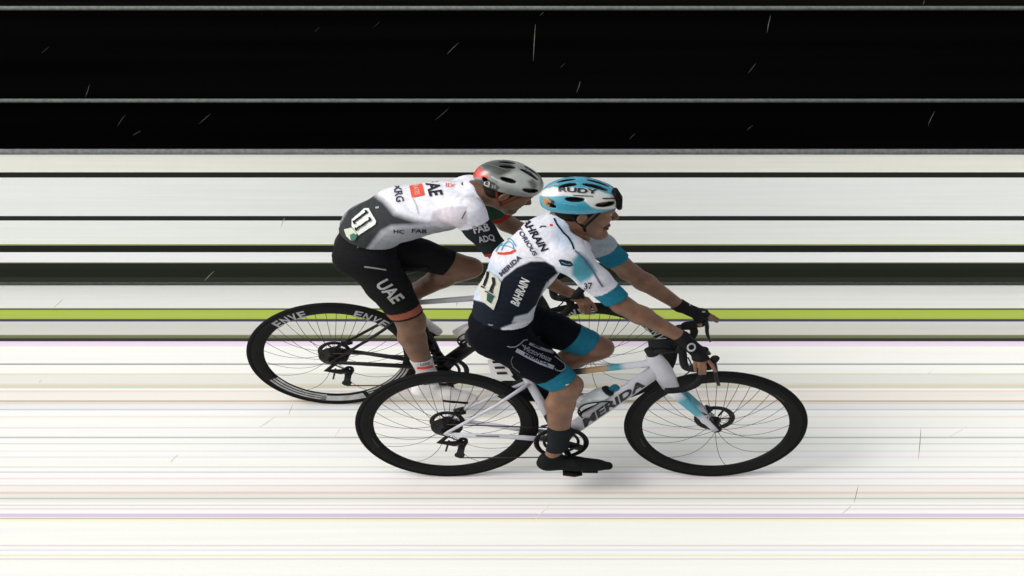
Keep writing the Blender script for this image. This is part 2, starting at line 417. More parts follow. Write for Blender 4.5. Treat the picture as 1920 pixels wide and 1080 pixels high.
# tall dark crowd fence behind
YF = 3.55
fe = thing("fence", "tall black fence with two grey rails behind the white barrier", "fence", (0, YF, 0))
z1, z2 = board_z(15.5, YF), board_z(189, YF)
s = Shape(1.0); s.box((0, YF + .05, z1 / 2 - .01), (30, .012, z1 - .03 - Z0), np.array([.0035, .0035, .004])); s.build("cloth_panel", M_BLACK, fe, False)
for z in (z1, z2):
    s = Shape(1.0); s.tube([(-15, YF, z), (15, YF, z)], .0155, np.array([.17, .18, .165]), 12); s.build("rail", M_RUB, fe)
for x in (-14, -9, -4.5, 4.5, 9, 14):
    s = Shape(1.0); s.box((x, YF + .085, z1 / 2), (.045, .045, z1), np.array([.05, .05, .05])); s.build("post", M_RUB, fe, False)

# ================================================================== BICYCLES
HUB = P(838, 796.5, 0.0, S_NEAR); HUBZ = HUB[2]
print("rear hub height", HUBZ, "ground at wheel", ground_y(893), "far", ground_y(752), "YB", YB)
def rot_spokes(phi0, rho, Rr):
    ph = np.full_like(rho, phi0)
    for _ in range(60): ph = 0.6 * ph + 0.4 * (phi0 + 0.92 * rho * np.cos(ph) / Rr)
    return ph
def wheel(parent, c, rear, logo, st, seed):
    """wheel centre c in unstretched metres"""
    wv = bpy.data.objects.new("wheel", None); SC.collection.objects.link(wv); wv.parent = parent
    wv.location = (c[0] * st - parent.location[0], c[1] - parent.location[1], c[2] - parent.location[2])
    t = Shape(st); pr = [(RW - .0125 + .0125 * math.cos(a), .0125 * math.sin(a)) for a in np.linspace(0, 2 * math.pi, 14, endpoint=False)]
    t.lathe(c, pr, np.array([.006, .006, .006]), 128); t.build("tyre", M_RUB, wv)
    r = Shape(st); ri = RW - .0255 - .046
    r.lathe(c, [(RW - .020, .011), (RW - .024, .013), (RW - .05, .0135), (ri + .006, .008), (ri, .003), (ri, -.003), (ri + .006, -.008), (RW - .05, -.0135), (RW - .024, -.013), (RW - .020, -.011)],
            np.array([.0055, .0065, .006]), 128)
    logo(r, c); r.build("rim", M_CARB, wv)
    h = Shape(st); h.lathe(c, [(.012, -.05), (.02, -.045), (.02, -.036), (.013, -.03), (.013, .03), (.024, .036), (.024, .044), (.012, .05), (.0005, .052), (.0005, -.052)], BLACK * 1.5, 32)
    h.build("hub", M_METAL, wv)
    sp = Shape(st); N = 24; rho = np.linspace(.018, ri + .002, 12)
    for i in range(N):
        ph0 = seed + 2 * math.pi * i / N; ph = rot_spokes(ph0, rho, RW); side = -1 if i % 2 else 1
        y = side * np.linspace(.038, .002, 12)
        sp.tube(np.stack([c[0] + rho * np.cos(ph), c[1] + y, c[2] + rho * np.sin(ph)], 1), .00125, np.array([.03, .03, .03]), 5)
    sp.build("spokes", M_METAL, wv)
    d = Shape(st); yd = .062 if not rear else .03; qd = 1.0 if not rear else .86
    d.lathe((c[0], c[1] + yd, c[2]), [(.058 * qd, -.001), (.08 * qd, -.001), (.08 * qd, .001), (.058 * qd, .001)], np.array([.02, .02, .02]), 60)
    for i in range(6):
        a = i * math.pi / 3; d.tube([(c[0] + .02 * math.cos(a - .3), c[1] + yd, c[2] + .02 * math.sin(a - .3)), (c[0] + .064 * math.cos(a), c[1] + yd, c[2] + .064 * math.sin(a))], .004, BLACK * 2, 6)
    d.build("brake_disc", M_METAL, wv)
    return wv

def bicycle(label, Y0, hubpx, st, cfg):
    hub2 = P(hubpx[0], hubpx[1], Y0, st); hub2[2] = HUBZ
    off = hub2 - HUB
    def p(x, y, dy=0.0): return P(x, y, dy, S_NEAR) + off
    T = thing("racing_bicycle", label, "bicycle", (hub2[0] * st + .35, Y0, Z0))
    rc = hub2.copy(); fc = hub2.copy(); fc[0] += (P(1342, 796.5, 0, S_NEAR) - HUB)[0]
    wheel(T, rc, True, cfg['rlogo'], st, .13); wheel(T, fc, False, cfg['flogo'], st, .05)
    fcol = cfg['frame']; bb = p(1052, 820); sc = p(*cfg.get('sc', (984, 702))); ht = p(1226, 668); hb = p(1258, 724)
    f = Shape(st)
    f.tube([bb, (bb + sc) / 2, sc], [.02, .017, .016], fcol, ky=.9, kz=1.1)
    ttc = cfg['top']; a = sc + (bb - sc) * .05; b = ht + (hb - ht) * .2
    tp = [a + (b - a) * t for t in np.linspace(0, 1, 18)]
    f.tube(tp, np.linspace(.014, .019, 18), ttc(np.repeat(np.linspace(0, 1, 18), 14)))
    f.tube([bb + [-.005, 0, 0], bb + (hb - bb) * .5 + (ht - hb) * .31, hb + (ht - hb) * .62], [.033, .033, .034], fcol, 20, ky=.8, kz=1.05)
    f.tube([ht + (ht - hb) * .05, ht * .7 + hb * .3, (ht + hb) / 2, hb], [.026, .034, .036, .032], fcol, 20, kz=1.15)
    f.tube([bb + [0, -.043, 0], bb + [0, .043, 0]], .024, fcol, 18)
    for sg in (-1, 1):
        dr = rc + np.array([.006, sg * .068, -.01])
        f.tube([bb + [0, sg * .03, .0], bb + (dr - bb) * .35 + [0, sg * .012, 0], dr], [.014, .012, .009], fcol, ky=.7, kz=1.25)
        q = sc + (bb - sc) * .12
        f.tube([q + [0, sg * .012, 0], q + (dr - q) * .4 + [0, sg * .02, 0], dr + [0, 0, .012]], [.0095, .008, .0075], fcol, 10)
        f.tube([dr + [.01, 0, .014], dr + [-.008, 0, -.008]], .014, fcol, 10, ky=.4)
    cfg['decal'](f); PM = cfg.get("paint") or M_PAINT; f.build("frame", PM, T)
    k_ = Shape(st); cr = hb + np.array([.004, 0, -.012])
    k_.tube([cr + [0, -.03, 0], cr + [0, .03, 0]], .022, fcol, 14)
    n = 10
    for sg in (-1, 1):
        e = fc + np.array([-.004, sg * .055, 0]); s0 = cr + np.array([0, sg * .034, 0])
        pts = [s0 + (e - s0) * t + np.array([.004 * math.sin(t * 3), 0, 0]) for t in np.linspace(0, 1, n)]
        k_.tube(pts, np.linspace(.02, .0095, n), np.array([cfg['fork'](t) for t in np.repeat(np.linspace(0, 1, n), 14)]), 14, ky=.6, kz=1.25)
    k_.build("fork", PM, T)
    # seat post and saddle
    ax = (sc - bb) / np.linalg.norm(sc - bb); top = bb + ax * .705
    q = Shape(st); q.tube([sc - ax * .02, top - ax * .03], .0135, BLACK * 1.4); q.tube([sc - ax * .012, sc + ax * .006], .0185, BLACK, 16); q.build("seat_post", M_CARB, T)
    sa = sdf_shape([dict(prims=[cone(top + [-.12, 0, .0], top + [-.02, 0, -.012], .022, .018, 3.0), cone(top + [-.02, 0, -.012], top + [.13, 0, -.006], .018, .014, 1.3)], k=.03)], .004, BLACK * 1.6, st=st)
    sa.build("saddle", M_RUB, T)
    q = Shape(st)
    for sg in (-1, 1): q.tube([top + [-.1, sg * .022, -.02], top + [-.05, sg * .022, -.045], top + [.04, sg * .022, -.045], top + [.1, sg * .01, -.02]], .0035, GREY * .5, 8)
    q.build("saddle_rails", M_METAL, T)
    # crankset
    cr = bpy.data.objects.new("crankset", None); SC.collection.objects.link(cr); cr.parent = T
    cr.location = (bb[0] * st - T.location[0], 0, bb[2] - Z0)
    cc = bb + np.array([0, -.048, 0]); r = Shape(st)
    r.lathe(cc, [(.086, -.002), (.105, -.002), (.107, 0), (.105, .002), (.086, .002)], BLACK * 1.3, 72)
    r.lathe(cc + [0, .008, 0], [(.06, -.002), (.072, -.002), (.072, .002), (.06, .002)], BLACK * 1.3, 72)
    ang = math.radians(cfg['crank'])
    for i in range(4):
        a = ang + math.radians(45 + 90 * i) ; r.tube([cc, cc + [.092 * math.cos(a), 0, .092 * math.sin(a)]], [.024, .020], BLACK, 8, ky=.25)
    r.build("chainring", M_METAL, cr)
    peds = []
    for sg in (-1, 1):
        a = ang if sg < 0 else ang + math.pi; yb_ = sg * .066
        e = bb + np.array([.148 * math.cos(a), sg * .082, .148 * math.sin(a)])
        q = Shape(st); q.tube([bb + [0, sg * .06, 0], bb + (e - bb) * .5 + [0, sg * .01, 0], e], [.017, .013, .012], BLACK * 1.5, 12, ky=.55); q.tube([bb + [0, 0, 0], bb + [0, sg * .075, 0]], .015, BLACK * 1.5, 16); q.build("crank_arm", M_METAL, cr)
        q = Shape(st); pc = e + np.array([0, sg * .055, 0]); q.tube([e, pc + [0, sg * .025, 0]], .008, BLACK * 2, 10); q.tube([pc + [-.045, 0, .003], pc + [0, 0, 0], pc + [.03, 0, 0]], [.012, .016, .01], BLACK, 10, ky=2.0, kz=.7); q.build("pedal", M_RUB, cr)
        peds.append(pc)
    # chain, cassette, derailleur
    q = Shape(st); yc = -.046
    for i, (rr) in enumerate([.026, .03, .034, .038, .044, .050, .056, .062]):
        y = -.05 + i * .0042; q.lathe(rc + [0, y, 0], [(.012, -.0012), (rr - .002, -.0012), (rr, 0), (rr - .002, .0012), (.012, .0012)], np.array([.02, .02, .02]) * (1 if i % 2 else .5), 40)
    q.build("cassette", M_METAL, T)
    dj = p(862, 853, -.045); gj = p(868, 826, -.045)
    q = Shape(st); hang = rc + np.array([.01, -.062, -.02])
    q.tube([hang, p(825, 829, -.07), p(852, 832, -.07), gj + [0, -.012, 0]], [.009, .016, .017, .018], BLACK * 1.4, 12, ky=.6)
    q.lathe(gj, [(.006, -.004), (.02, -.002), (.02, .002), (.006, .004)], BLACK * 1.5, 24); q.lathe(dj, [(.006, -.004), (.02, -.002), (.02, .002), (.006, .004)], BLACK * 1.5, 24)
    q.tube([gj + [0, -.006, 0], dj + [0, -.006, 0]], [.014, .014], BLACK, 10, ky=.3); q.tube([p(836, 846, -.06), p(842, 826, -.07)], .004, BLACK, 8)
    q.build("rear_derailleur", M_METAL, T)
    q = Shape(st); cl = np.array([.03, .028, .026])
    q.tube([rc + [0, -.046, .037], cc + [0, 0, .1]], .0032, cl, 6, kz=1.3)
    q.tube([dj + [0, 0, -.02], cc + [0, 0, -.1]], .0032, cl, 6, kz=1.3)
    q.tube([rc + [-.03, -.046, -.02], gj + [-.018, 0, 0], gj + [.018, 0, -.01], dj + [.005, 0, .02], dj + [-.018, 0, -.004], dj + [0, 0, -.02]], .0032, cl, 6, kz=1.3)
    q.build("chain", M_METAL, T)
    q = Shape(st); q.box(p(1030, 785, -.035), (.03, .02, .04), BLACK, .3); q.tube([p(1015, 800, -.05), p(1048, 792, -.05)], .006, BLACK, 8); q.build("front_derailleur", M_METAL, T)
    # handlebar, stem, levers
    st_top = ht + (ht - hb) * .18; clampp = p(1276, 653)
    q = Shape(st); q.tube([ht + (ht - hb) * .03, st_top + (ht - hb) * .06], .023, BLACK * 1.6); q.tube([st_top, clampp], [.022, .019], BLACK * 1.6, 14); q.tube([clampp + [0, -.025, 0], clampp + [0, .025, 0]], .021, BLACK * 1.6)
    q.build("stem", M_CARB, T)
    b_ = Shape(st); pts = []
    side = [(1278, 653, -.06), (1280, 660, -.10), (1282, 688, -.185), (1296, 692, -.196), (1313, 693, -.2), (1318, 704, -.2), (1308, 719, -.203), (1290, 728, -.207), (1270, 732, -.21), (1247, 733, -.213)]
    prev = [p(x, y, d) for x, y, d in side]
    # smooth the bends
    def smooth(pp, n=3):
        pp = np.array(pp)
        for _ in range(n):
            a = pp[:-1] * .75 + pp[1:] * .25; c = pp[:-1] * .25 + pp[1:] * .75
            pp = np.concatenate([pp[:1], np.stack([a, c], 1).reshape(-1, 3)[1:-1], pp[-1:]])
        return pp
    for sg in (-1, 1):
        pr_ = []
        for v in prev:
            u = v.copy(); u[1] = Y0 + (v[1] - Y0) * (1 if sg < 0 else -1); pr_.append(u)
        c0 = clampp.copy()
        b_.tube(smooth([c0] + pr_), .0158, BLACK * 1.2, 12)
    b_.build("handlebar", M_RUB, T)
    for sg in (-1, 1):
        def m(x, y, d):
            u = p(x, y, d); u[1] = Y0 + (u[1] - Y0) * (1 if sg < 0 else -1); return u
        q = sdf_shape([dict(prims=[cone(m(1300, 690, -.2), m(1328, 686, -.2), .019, .018), cone(m(1328, 686, -.2), m(1341, 672, -.2), .018, .0165)], k=.02)], .003, BLACK * 1.5, st=st)
        q.build("brake_hood", M_RUB, T)
        q = Shape(st); q.tube(smooth([m(1336, 676, -.2), m(1342, 690, -.2), m(1341, 706, -.202), m(1348, 722, -.204)], 2), np.linspace(.010, .0065, 10), BLACK * 1.6, 8, ky=1.3); q.build("brake_lever", M_METAL, T)
    q = Shape(st); cp = p(1237, 645); q.box(cp, (.085, .05, .018), BLACK * 2, .03); q.tube([cp + [.03, 0, -.01], clampp], .007, BLACK, 8)
    q.build("bike_computer", M_RUB, T)
    # brake hose and calliper
    q = Shape(st); q.box(rc + [.05, .062, .045], (.04, .03, .03), BLACK, .4); q.build("brake_calliper", M_METAL, T)
    q = Shape(st); q.box(fc + [-.035, .06, .055], (.03, .03, .045), BLACK, -.6); q.build("brake_calliper", M_METAL, T)
    q = Shape(st); q.tube(smooth([p(1290, 670, -.02), p(1300, 690, 0), p(1282, 706, .01), p(1262, 712, .02)]), .003, BLACK, 6); q.build("brake_hose", M_RUB, T)
    # cages
    q = Shape(st); d = (hb - bb); d = d / np.linalg.norm(d); nrm = np.array([-d[2], 0, d[0]])
    c0 = bb + d * .15 + nrm * .03
    for sg in (-1, 1): q.tube(smooth([c0 + nrm * .02 + [0, sg * .01, 0], c0 + nrm * .085 + d * .02 + [0, sg * .038, 0], c0 + d * .07 + nrm * .115 + [0, sg * .040, 0], c0 + d * .14 + nrm * .08 + [0, sg * .038, 0], c0 + d * .16 + nrm * .04 + [0, sg * .012, 0]]), .0035, BLACK, 8)
    q.tube([c0 + nrm * .012, c0 + nrm * .05 + d * .01, c0 + nrm * .06 + d * .08, c0 + nrm * .05 + d * .14, c0 + nrm * .02 + d * .16], .006, BLACK, 8)
    q.build("bottle_cage", M_CARB, T)
    return dict(T=T, p=p, bb=bb, peds=peds, sc=sc, top=top, hb=hb, d=d, nrm=nrm, st=st, c0=c0)

def bottle(B, label, body, cap, group=None, stripe=None):
    st = B['st']; d, n = B['d'], B['nrm']; a = B['c0'] + n * .100 + d * .035
    prof = [(0, .025), (.004, .034), (.07, .036), (.08, .032), (.09, .032), (.10, .036), (.13, .035), (.143, .026)]
    T = thing("water_bottle", label, "bottle", tuple(a * np.array([st, 1, 1])), group)
    s = Shape(st); c = np.array([body] * 14 * len(prof))
    if stripe is not None:
        for i in range(14 * 4, 14 * 6): c[i] = stripe
    s.tube([a + d * t for t, r in prof], [r for t, r in prof], c, 14); s.build("bottle_body", M_HELM, T)
    s = Shape(st); s.tube([a + d * t for t in (.141, .144, .158, .162)], [.027, .03, .028, .018], BLACK * 1.5, 14); s.build("cap", M_RUB, T)
    s = Shape(st); s.tube([a + d * t for t in (.158, .17, .19, .197)], [.013, .014, .017, .013], cap, 12); s.build("nozzle", M_RUB, T)

def top_a(t):
    t = np.asarray(t); C = np.tile(WHITE * .95, (len(t), 1))
    C[t < .5] = NAVY * 1.5; C[(t >= .42) & (t < .64)] = np.array([.42, .27, .14]); C[(t >= .64) & (t < .73)] = LTEAL; return C
def top_b(t):
    return np.tile(np.array([.42, .43, .44]), (len(t), 1))
def fork_a(t):
    if t < .22: return WHITE * .9
    if t < .66: return LTEAL
    return WHITE * .75
def decal_a(f):
    ang = math.degrees(math.atan2(100, 143))
    f.text("MERIDA", 1151, 755, 138, 15, 34.5, BLACK, .04, .0, 105)
    f.line(pts("892,817 936,818"), 2.2, np.array([.12, .12, .12]))
def arcs(c, r0, r1, a0, a1, n=14):
    pass
def ring_text(r, c, txt, a0, w, r0=.284, hh=.044, col=None, flip=True):
    """letters printed round the near side of the rim; angles in degrees about the hub"""
    n = len(txt); y = c[1] - .0155
    for i, ch in enumerate(txt):
        V, Fc = text_mesh(ch, .03); sp = V.max(0) - V.min(0); V = (V - V.min(0)) / sp
        a = np.radians(a0 - (i - (n - 1) / 2) * w - (V[:, 0] - .5) * w * .8); q = r0 + V[:, 1] * hh
        r.add(np.stack([c[0] + q * np.cos(a), np.full(len(V), y), c[2] + q * np.sin(a)], 1), Fc, col)
def ring_band(r, c, r0, r1, a0, a1, col):
    a = np.radians(np.linspace(a0, a1, 40)); y = c[1] - .0152; n = 40
    V = [(c[0] + q * math.cos(t), y, c[2] + q * math.sin(t)) for q in (r0, r1) for t in a]
    r.add(V, [[i, i + 1, n + i + 1, n + i] for i in range(n - 1)], col)
def rlogo_a(r, c):
    for a in (196, 33): ring_band(r, c, .300, .303, a, a + 12, np.array([.06, .06, .05]))
WL = np.array([.34, .34, .34])
def rlogo_b(r, c):
    ring_text(r, c, "ENVE", 123, 7.4, col=WL); ring_text(r, c, "ENVE", 58, 7.4, col=WL)
    for a, b in ((.281, .291), (.297, .306), (.312, .321)): ring_band(r, c, a, b, 213, 262, WL * 1.1)
    ring_band(r, c, .288, .323, 258, 292, WL * 1.2)
    for a, b in ((.281, .289), (.295, .302), (.308, .316)): ring_band(r, c, a, b, 296, 345, WL * 1.1)
def flogo_b(r, c):
    ring_text(r, c, "ENVE", 101, 7.4, col=WL); ring_text(r, c, "ENVE", 28, 7.4, col=WL)
BA = bicycle("white racing bicycle with deep black wheels, carrying the rider in teal and white", 0.0, (838, 796.5), S_NEAR,
             dict(frame=WHITE * .80, top=top_a, fork=fork_a, decal=decal_a, rlogo=rlogo_a, flogo=rlogo_a, crank=-70))
def decal_b(f): f.text("C", 881, 645, 11, 12, 38, WL, .05); f.text("OL", 893, 636, 14, 9, 38, WL, .03)
BB = bicycle("black racing bicycle with white lettering on its rims, behind the white bicycle", 0.678, (626, 662), S_FAR,
             dict(paint=M_DARK, frame=BLACK * .7, top=top_b, fork=lambda t: BLACK * .7, decal=decal_b, rlogo=rlogo_b, flogo=flogo_b, crank=-72, sc=(990, 690)))
bottle(BA, "white water bottle with teal nozzle on the white bicycle", np.array([.62, .66, .68]), TEAL)
bottle(BB, "pale water bottle with a red stripe on the black bicycle", np.array([.5, .46, .44]), np.array([.25, .12, .08]), stripe=np.array([.6, .2, .16]))
# race number plate under the saddle
def plate(B, corners, dy, word, wx, wy, ww, wh, ang, tilt):
    T = B['T']; s = Shape(B['st']); pts = [P(x, y, d, B['st']) for x, y, d in corners]
    n = np.cross(pts[1] - pts[0], pts[3] - pts[0]); n /= np.linalg.norm(n); V = [q for q in pts] + [q + n * .002 * np.sign(n[1]) for q in pts]
    s.add(V, [[0, 1, 2, 3], [7, 6, 5, 4], [0, 4, 5, 1], [1, 5, 6, 2], [2, 6, 7, 3], [3, 7, 4, 0]], np.array([.6, .6, .6]))
    s.text(word, wx, wy, ww, wh, ang, BLACK, .05, 0, 2); s.build("number_plate", M_BOARD, T, False)
    q = Shape(B['st']); q.tube([pts[0] + (pts[1] - pts[0]) * .9, B['sc'] + [0, -.01, .02]], .004, BLACK, 6); q.box(P(953, 688, 0, B['st']), (.036, .05, .075), BLACK * 2, .35); q.box(P(957, 684, -.028, B['st']), (.022, .006, .055), GREY, .35); q.build("plate_bracket", M_METAL, T)
plate(BA, [(914, 675, -.03), (943, 673, -.03), (962, 704, -.03), (923, 710, -.03)], 0, "111", 937, 689, 27, 19, -68, BLACK)

# ================================================================== RIDERS
def smin_head(o, pitch, sc, jaw=1.0):
    """returns a function turning head coordinates (forward, side, up) into metres"""
    c, s_ = math.cos(pitch), math.sin(pitch)
    def H(f, l, u):
        if u < -.04: u = -.04 + (u + .04) * jaw
        return o + sc * np.array([f * c - u * s_, l, f * s_ + u * c])
    return H
def head_groups(o, pitch, sc, nb, nr, jaw=1.0):
    H = smin_head(o, pitch, sc, jaw)
    E = lambda f, l, u, r, dp=0: ell(H(f, l, u), np.array(r) * sc, pitch + dp)
    prims = [E(0, 0, .02, (.095, .073, .09)), E(.03, 0, -.035, (.062, .058, .078 * (.6 + .4 * jaw))), cone(H(.0, -.042, -.06), H(.068, -.012, -.1), .020 * sc, .016 * sc), cone(H(.0, .042, -.06), H(.068, .012, -.1), .020 * sc, .016 * sc),
             E(.072, 0, -.1, (.02, .022, .018)), E(.062, -.038, -.04, (.026, .02, .028)), E(.062, .038, -.04, (.026, .02, .028)), E(.078, 0, .012, (.017, .045, .012)),
             cone(H(-.035, 0, -.04), nb, .056 * sc, nr), cone(H(.01, 0, -.07), nb + np.array([.03, 0, 0]), .04 * sc, nr * .8)]
    fine = [cone(H(.088, 0, -.005), H(.110, 0, -.042), .008 * sc, .0115 * sc), E(.100, -.012, -.046, (.009, .008, .007)), E(.100, .012, -.046, (.009, .008, .007)),
            E(.088, 0, -.069, (.012, .023, .006)), E(.086, 0, -.080, (.011, .02, .0065)),
            E(-.008, -.078, -.022, (.017, .008, .031), -.15), E(-.008, .078, -.022, (.017, .008, .031), -.15)]
    cut = [E(.099, -.031, -.012, (.016, .018, .012)), E(.099, .031, -.012, (.016, .018, .012)), E(-.004, -.087, -.02, (.009, .005, .017)), E(-.004, .087, -.02, (.009, .005, .017)), E(.103, 0, -.0745, (.014, .018, .0016))]
    return H, E, prims, fine, cut
def hand_prims(wr, pal, fingers, thumb, sc=1.0):
    """wr wrist, pal knuckle centre; fingers: four lists of joints; thumb: list of joints"""
    pr = [cone(wr, pal, .024 * sc, .024 * sc, 1.25)]
    fr = []
    for i, f in enumerate(fingers):
        r = (.0088, .0095, .0092, .0078)[i]
        fr.append(cone(pal + (f[0] - pal) * .3, f[0], .011, r + .001))
        for a, b in zip(f[:-1], f[1:]): fr.append(cone(a, b, r, r * .9)); r *= .93
    r = .0115
    fr.append(cone(wr + (thumb[0] - wr) * .5, thumb[0], .016, r))
    for a, b in zip(thumb[:-1], thumb[1:]): fr.append(cone(a, b, r, r * .88)); r *= .9
    return pr, fr

def rider(J, cfg, st):
    global S
    S = st
    Y0 = cfg['Y']
    T = thing("person", cfg['label'], "person", (P(*J['hips'][:2], Y0)[0] * st, Y0, Z0))
    q = lambda n: P(J[n][0], J[n][1], Y0 + J[n][2])
    hips, waist, ribs, chest, neck = [q(n) for n in ('hips', 'waist', 'ribs', 'chest', 'neck')]
    sh = [q('shn'), q('shf')]; el = [q('eln'), q('elf')]; wr = [q('wrn'), q('wrf')]
    hp = [q('hipn'), q('hipf')]; kn = [q('knn'), q('knf')]; an = [q('ann'), q('anf')]; toe = [q('toen'), q('toef')]; heel = [q('heeln'), q('heelf')]
    for a, b, n in ((sh, el, 'upper arm'), (el, wr, 'forearm'), (hp, kn, 'thigh'), (kn, an, 'shin')): print(cfg['name'], n, [round(float(np.linalg.norm(a[i] - b[i])), 3) for i in (0, 1)])
    print(cfg['name'], 'torso', np.linalg.norm(neck - hips), 'z', {n: round(float(P(J[n][0], J[n][1], Y0 + J[n][2])[2]), 2) for n in J})
    tr = cfg['tr']
    torso = [cone(hips, waist, tr[0], tr[1], 1.28), cone(waist, ribs, tr[1], tr[2], 1.36), cone(ribs, chest, tr[2], tr[3], 1.45), cone(chest, neck, tr[3], .06, 1.2),
             cone(sh[0], sh[1], .062, .062), cone(chest, sh[0], .08, .062), cone(chest, sh[1], .08, .062)]
    arms = []
    for i in (0, 1):
        m = sh[i] + (el[i] - sh[i]) * .45; m2 = el[i] + (wr[i] - el[i]) * .3
        arms.append([cone(sh[i], m, .057, .05), cone(m, el[i], .05, .041)]); arms.append([cone(el[i], m2, .041, .043), cone(m2, wr[i], .043, .027)])
    def leg(i):
        d = kn[i] - hp[i]; m = hp[i] + d * .45; sd = an[i] - kn[i]; L = np.linalg.norm(sd); back = np.array([sd[2], 0, -sd[0]]) / L
        if back[0] > 0: back = -back
        cm = kn[i] + sd * .33 + back * .014
        return [cone(hp[i], m, .098, .082), cone(m, kn[i], .082, .06)], [cone(kn[i] - back * .004, kn[i] + sd * .1 - back * .008, .056, .05), cone(kn[i], cm, .054, .055), cone(cm, an[i], .055, .034)]
    th0, lo0 = leg(0); th1, lo1 = leg(1)
    glutes = [ell(hips + np.array([-.018, sg * .07, -.02]), (.094, .09, .105)) for sg in (-1, 1)]
    H, E, hpr, hfine, hcut = head_groups(q('head'), math.radians(cfg['hp']), cfg['hs'], neck, .062, cfg.get('jaw', 1.0))
    hp_, hf_ = [], []
    for i in (0, 1):
        hd = cfg['hand'][i]; conv = lambda t: P(t[0], t[1], Y0 + t[2])
        a, b = hand_prims(wr[i], conv(hd['palm']), [[conv(t) for t in f] for f in hd['fingers']], [conv(t) for t in hd['thumb']])
        hp_.append(a); hf_.append(b)
    feet = [[cone(an[i], heel[i] + [.03, 0, .035], .034, .028), cone(heel[i] + [.03, 0, .035], toe[i] - (toe[i] - heel[i]) * .25 + [0, 0, .022], .026, .02, 1.2)] for i in (0, 1)]
    groups = [dict(prims=torso + glutes + hpr, k=.03), dict(prims=th0 + lo0 + feet[0], k=.02), dict(prims=th1 + lo1 + feet[1], k=.02),
              dict(prims=arms[0] + arms[1] + hp_[0], k=.02, kj=.02), dict(prims=arms[2] + arms[3] + hp_[1], k=.02, kj=.02), dict(prims=hf_[0], k=.004, kj=.008), dict(prims=hf_[1], k=.004, kj=.008),
              dict(prims=hfine, k=.006, kj=.006)]
    D, lo, h = field(groups, .004)
    # eye sockets, ear bowls, lip line
    nn = D.shape
    for p_ in hcut:
        a, b = prim_box(p_); i0 = np.clip(((a - .01 - lo) / h).astype(int), 0, None); i1 = ((b + .01 - lo) / h).astype(int) + 2
        sl = tuple(slice(int(i0[i]), int(i1[i])) for i in range(3)); axs = [lo[i] + h * np.arange(nn[i])[sl[i]] for i in range(3)]
        D[sl] = np.maximum(D[sl], -evalp(p_, axs[0][:, None, None], axs[1][None, :, None], axs[2][None, None, :]))
    V, Fc = nets(D, lo, h); body = Shape(st); body.add(V, Fc.tolist(), cfg['skin'])
    lipc = H(.092, 0, -.074); dye_where(body, lambda V: 1.3 - np.linalg.norm((V - lipc) / [.016, .022, .012], axis=1), cfg['skin'] * [.75, .5, .5])
    for sg in (-1, 1):
        bc = H(.09, sg * .032, .012); dye_where(body, lambda V: (1.2 - np.linalg.norm((V - bc) / [.014, .02, .0055], axis=1)) * 2, HAIR * 2)
    if cfg.get('beard'): bc = H(.05, 0, -.085); dye_where(body, lambda V: (1.3 - np.linalg.norm((V - bc) / [.06, .06, .042], axis=1)) * .9, cfg['skin'] * .45)
    body.build("body", M_SKIN, T)
    for sg in (-1, 1):
        e = Shape(st); c = H(.081, sg * .031, -.012); u = np.linspace(0, 1, 9)
        e.tube([c + np.array([.012 * math.cos(math.pi * (1 - t)) * .98, 0, 0]) for t in u], [.012 * math.sin(math.pi * t) + .0004 for t in u], np.repeat(np.array([[.55, .53, .5]] * 7 + [[.02, .01, .01]] * 2), 14, 0)); e.build("eye", M_HELM, T)
    # hair
    hair = sdf_shape([dict(prims=[E(-.012, 0, .018, (.097, .078, .094)), E(-.045, 0, -.03, (.05, .072, .045))], k=.02, clips=[(H(.045, 0, 0), H(1, 0, .0) - H(0, 0, 0) + (H(0, 0, -.6) - H(0, 0, 0)) * 1)])], .004, HAIR, st=st)
    hair.build("hair", M_RUB, T)
    # shorts
    sl = .0065; dth = [kn[i] - hp[i] for i in (0, 1)]; ups = (waist - hips) / np.linalg.norm(waist - hips)
    gs = [dict(prims=[cone(hips, waist, tr[0], tr[1], 1.28)] + glutes, k=.03, clips=[(hips + (waist - hips) * cfg['hem'], ups)])]
    for i, th in enumerate((th0, th1)): gs.append(dict(prims=th, k=.02, kj=.03, clips=[(hp[i] + dth[i] * cfg['short'][i], dth[i])]))
    sh_ = sdf_shape(gs, .004, cfg['shortcol'], sl, st)
    for i in (0, 1):
        L = np.linalg.norm(dth[i]); dn = dth[i] / L
        b0 = cfg['band'][i]
        dye_where(sh_, lambda V: (((V - hp[i]) @ dn / L > b0[0]) & ((V - hp[i]) @ dn / L < b0[1]) & ((V[:, 1] < Y0) == (i == 0)) & (np.linalg.norm(np.cross(V - hp[i], dn), axis=1) < .12)).astype(float), cfg['bandcol'])
    wrinkle(sh_, .0026, kn[0] - hp[0], .03, 5); cfg['shorts'](sh_); sh_.build("shorts", M_LYCRA, T)
    # jersey
    dn = -(waist - hips); dn /= np.linalg.norm(dn)
    gs = [dict(prims=torso, k=.03, cut=[cone(P(cfg['col'][0], cfg['col'][1], Y0), q('head'), cfg['col'][2], .1)], kc=.004, clips=[(hips + (waist - hips) * (cfg['hem'] - .12), -ups)])]
    for i in (0, 1):
        j = 2 * i; d = el[i] - sh[i]; gs.append(dict(prims=arms[j] + arms[j + 1][:1], k=.02, kj=.03, clips=[(sh[i] + d * cfg['sleeve'][i], d)]))
    jr = sdf_shape(gs, .004, cfg['jcol'], .0085, st)
    wrinkle(jr, .0042, waist - hips if cfg['name'] == 'A' else ribs - hips, .036, 3); num = Shape(st); cfg['jersey'](jr, dict(sh=sh, el=el, st=st, num=num)); jo = jr.build("jersey", M_CLOTH, T)
    num.V = [np.zeros((0, 3))]; num.C = [np.zeros((0, 3))]; num.build("race_number", M_BOARD, jo)
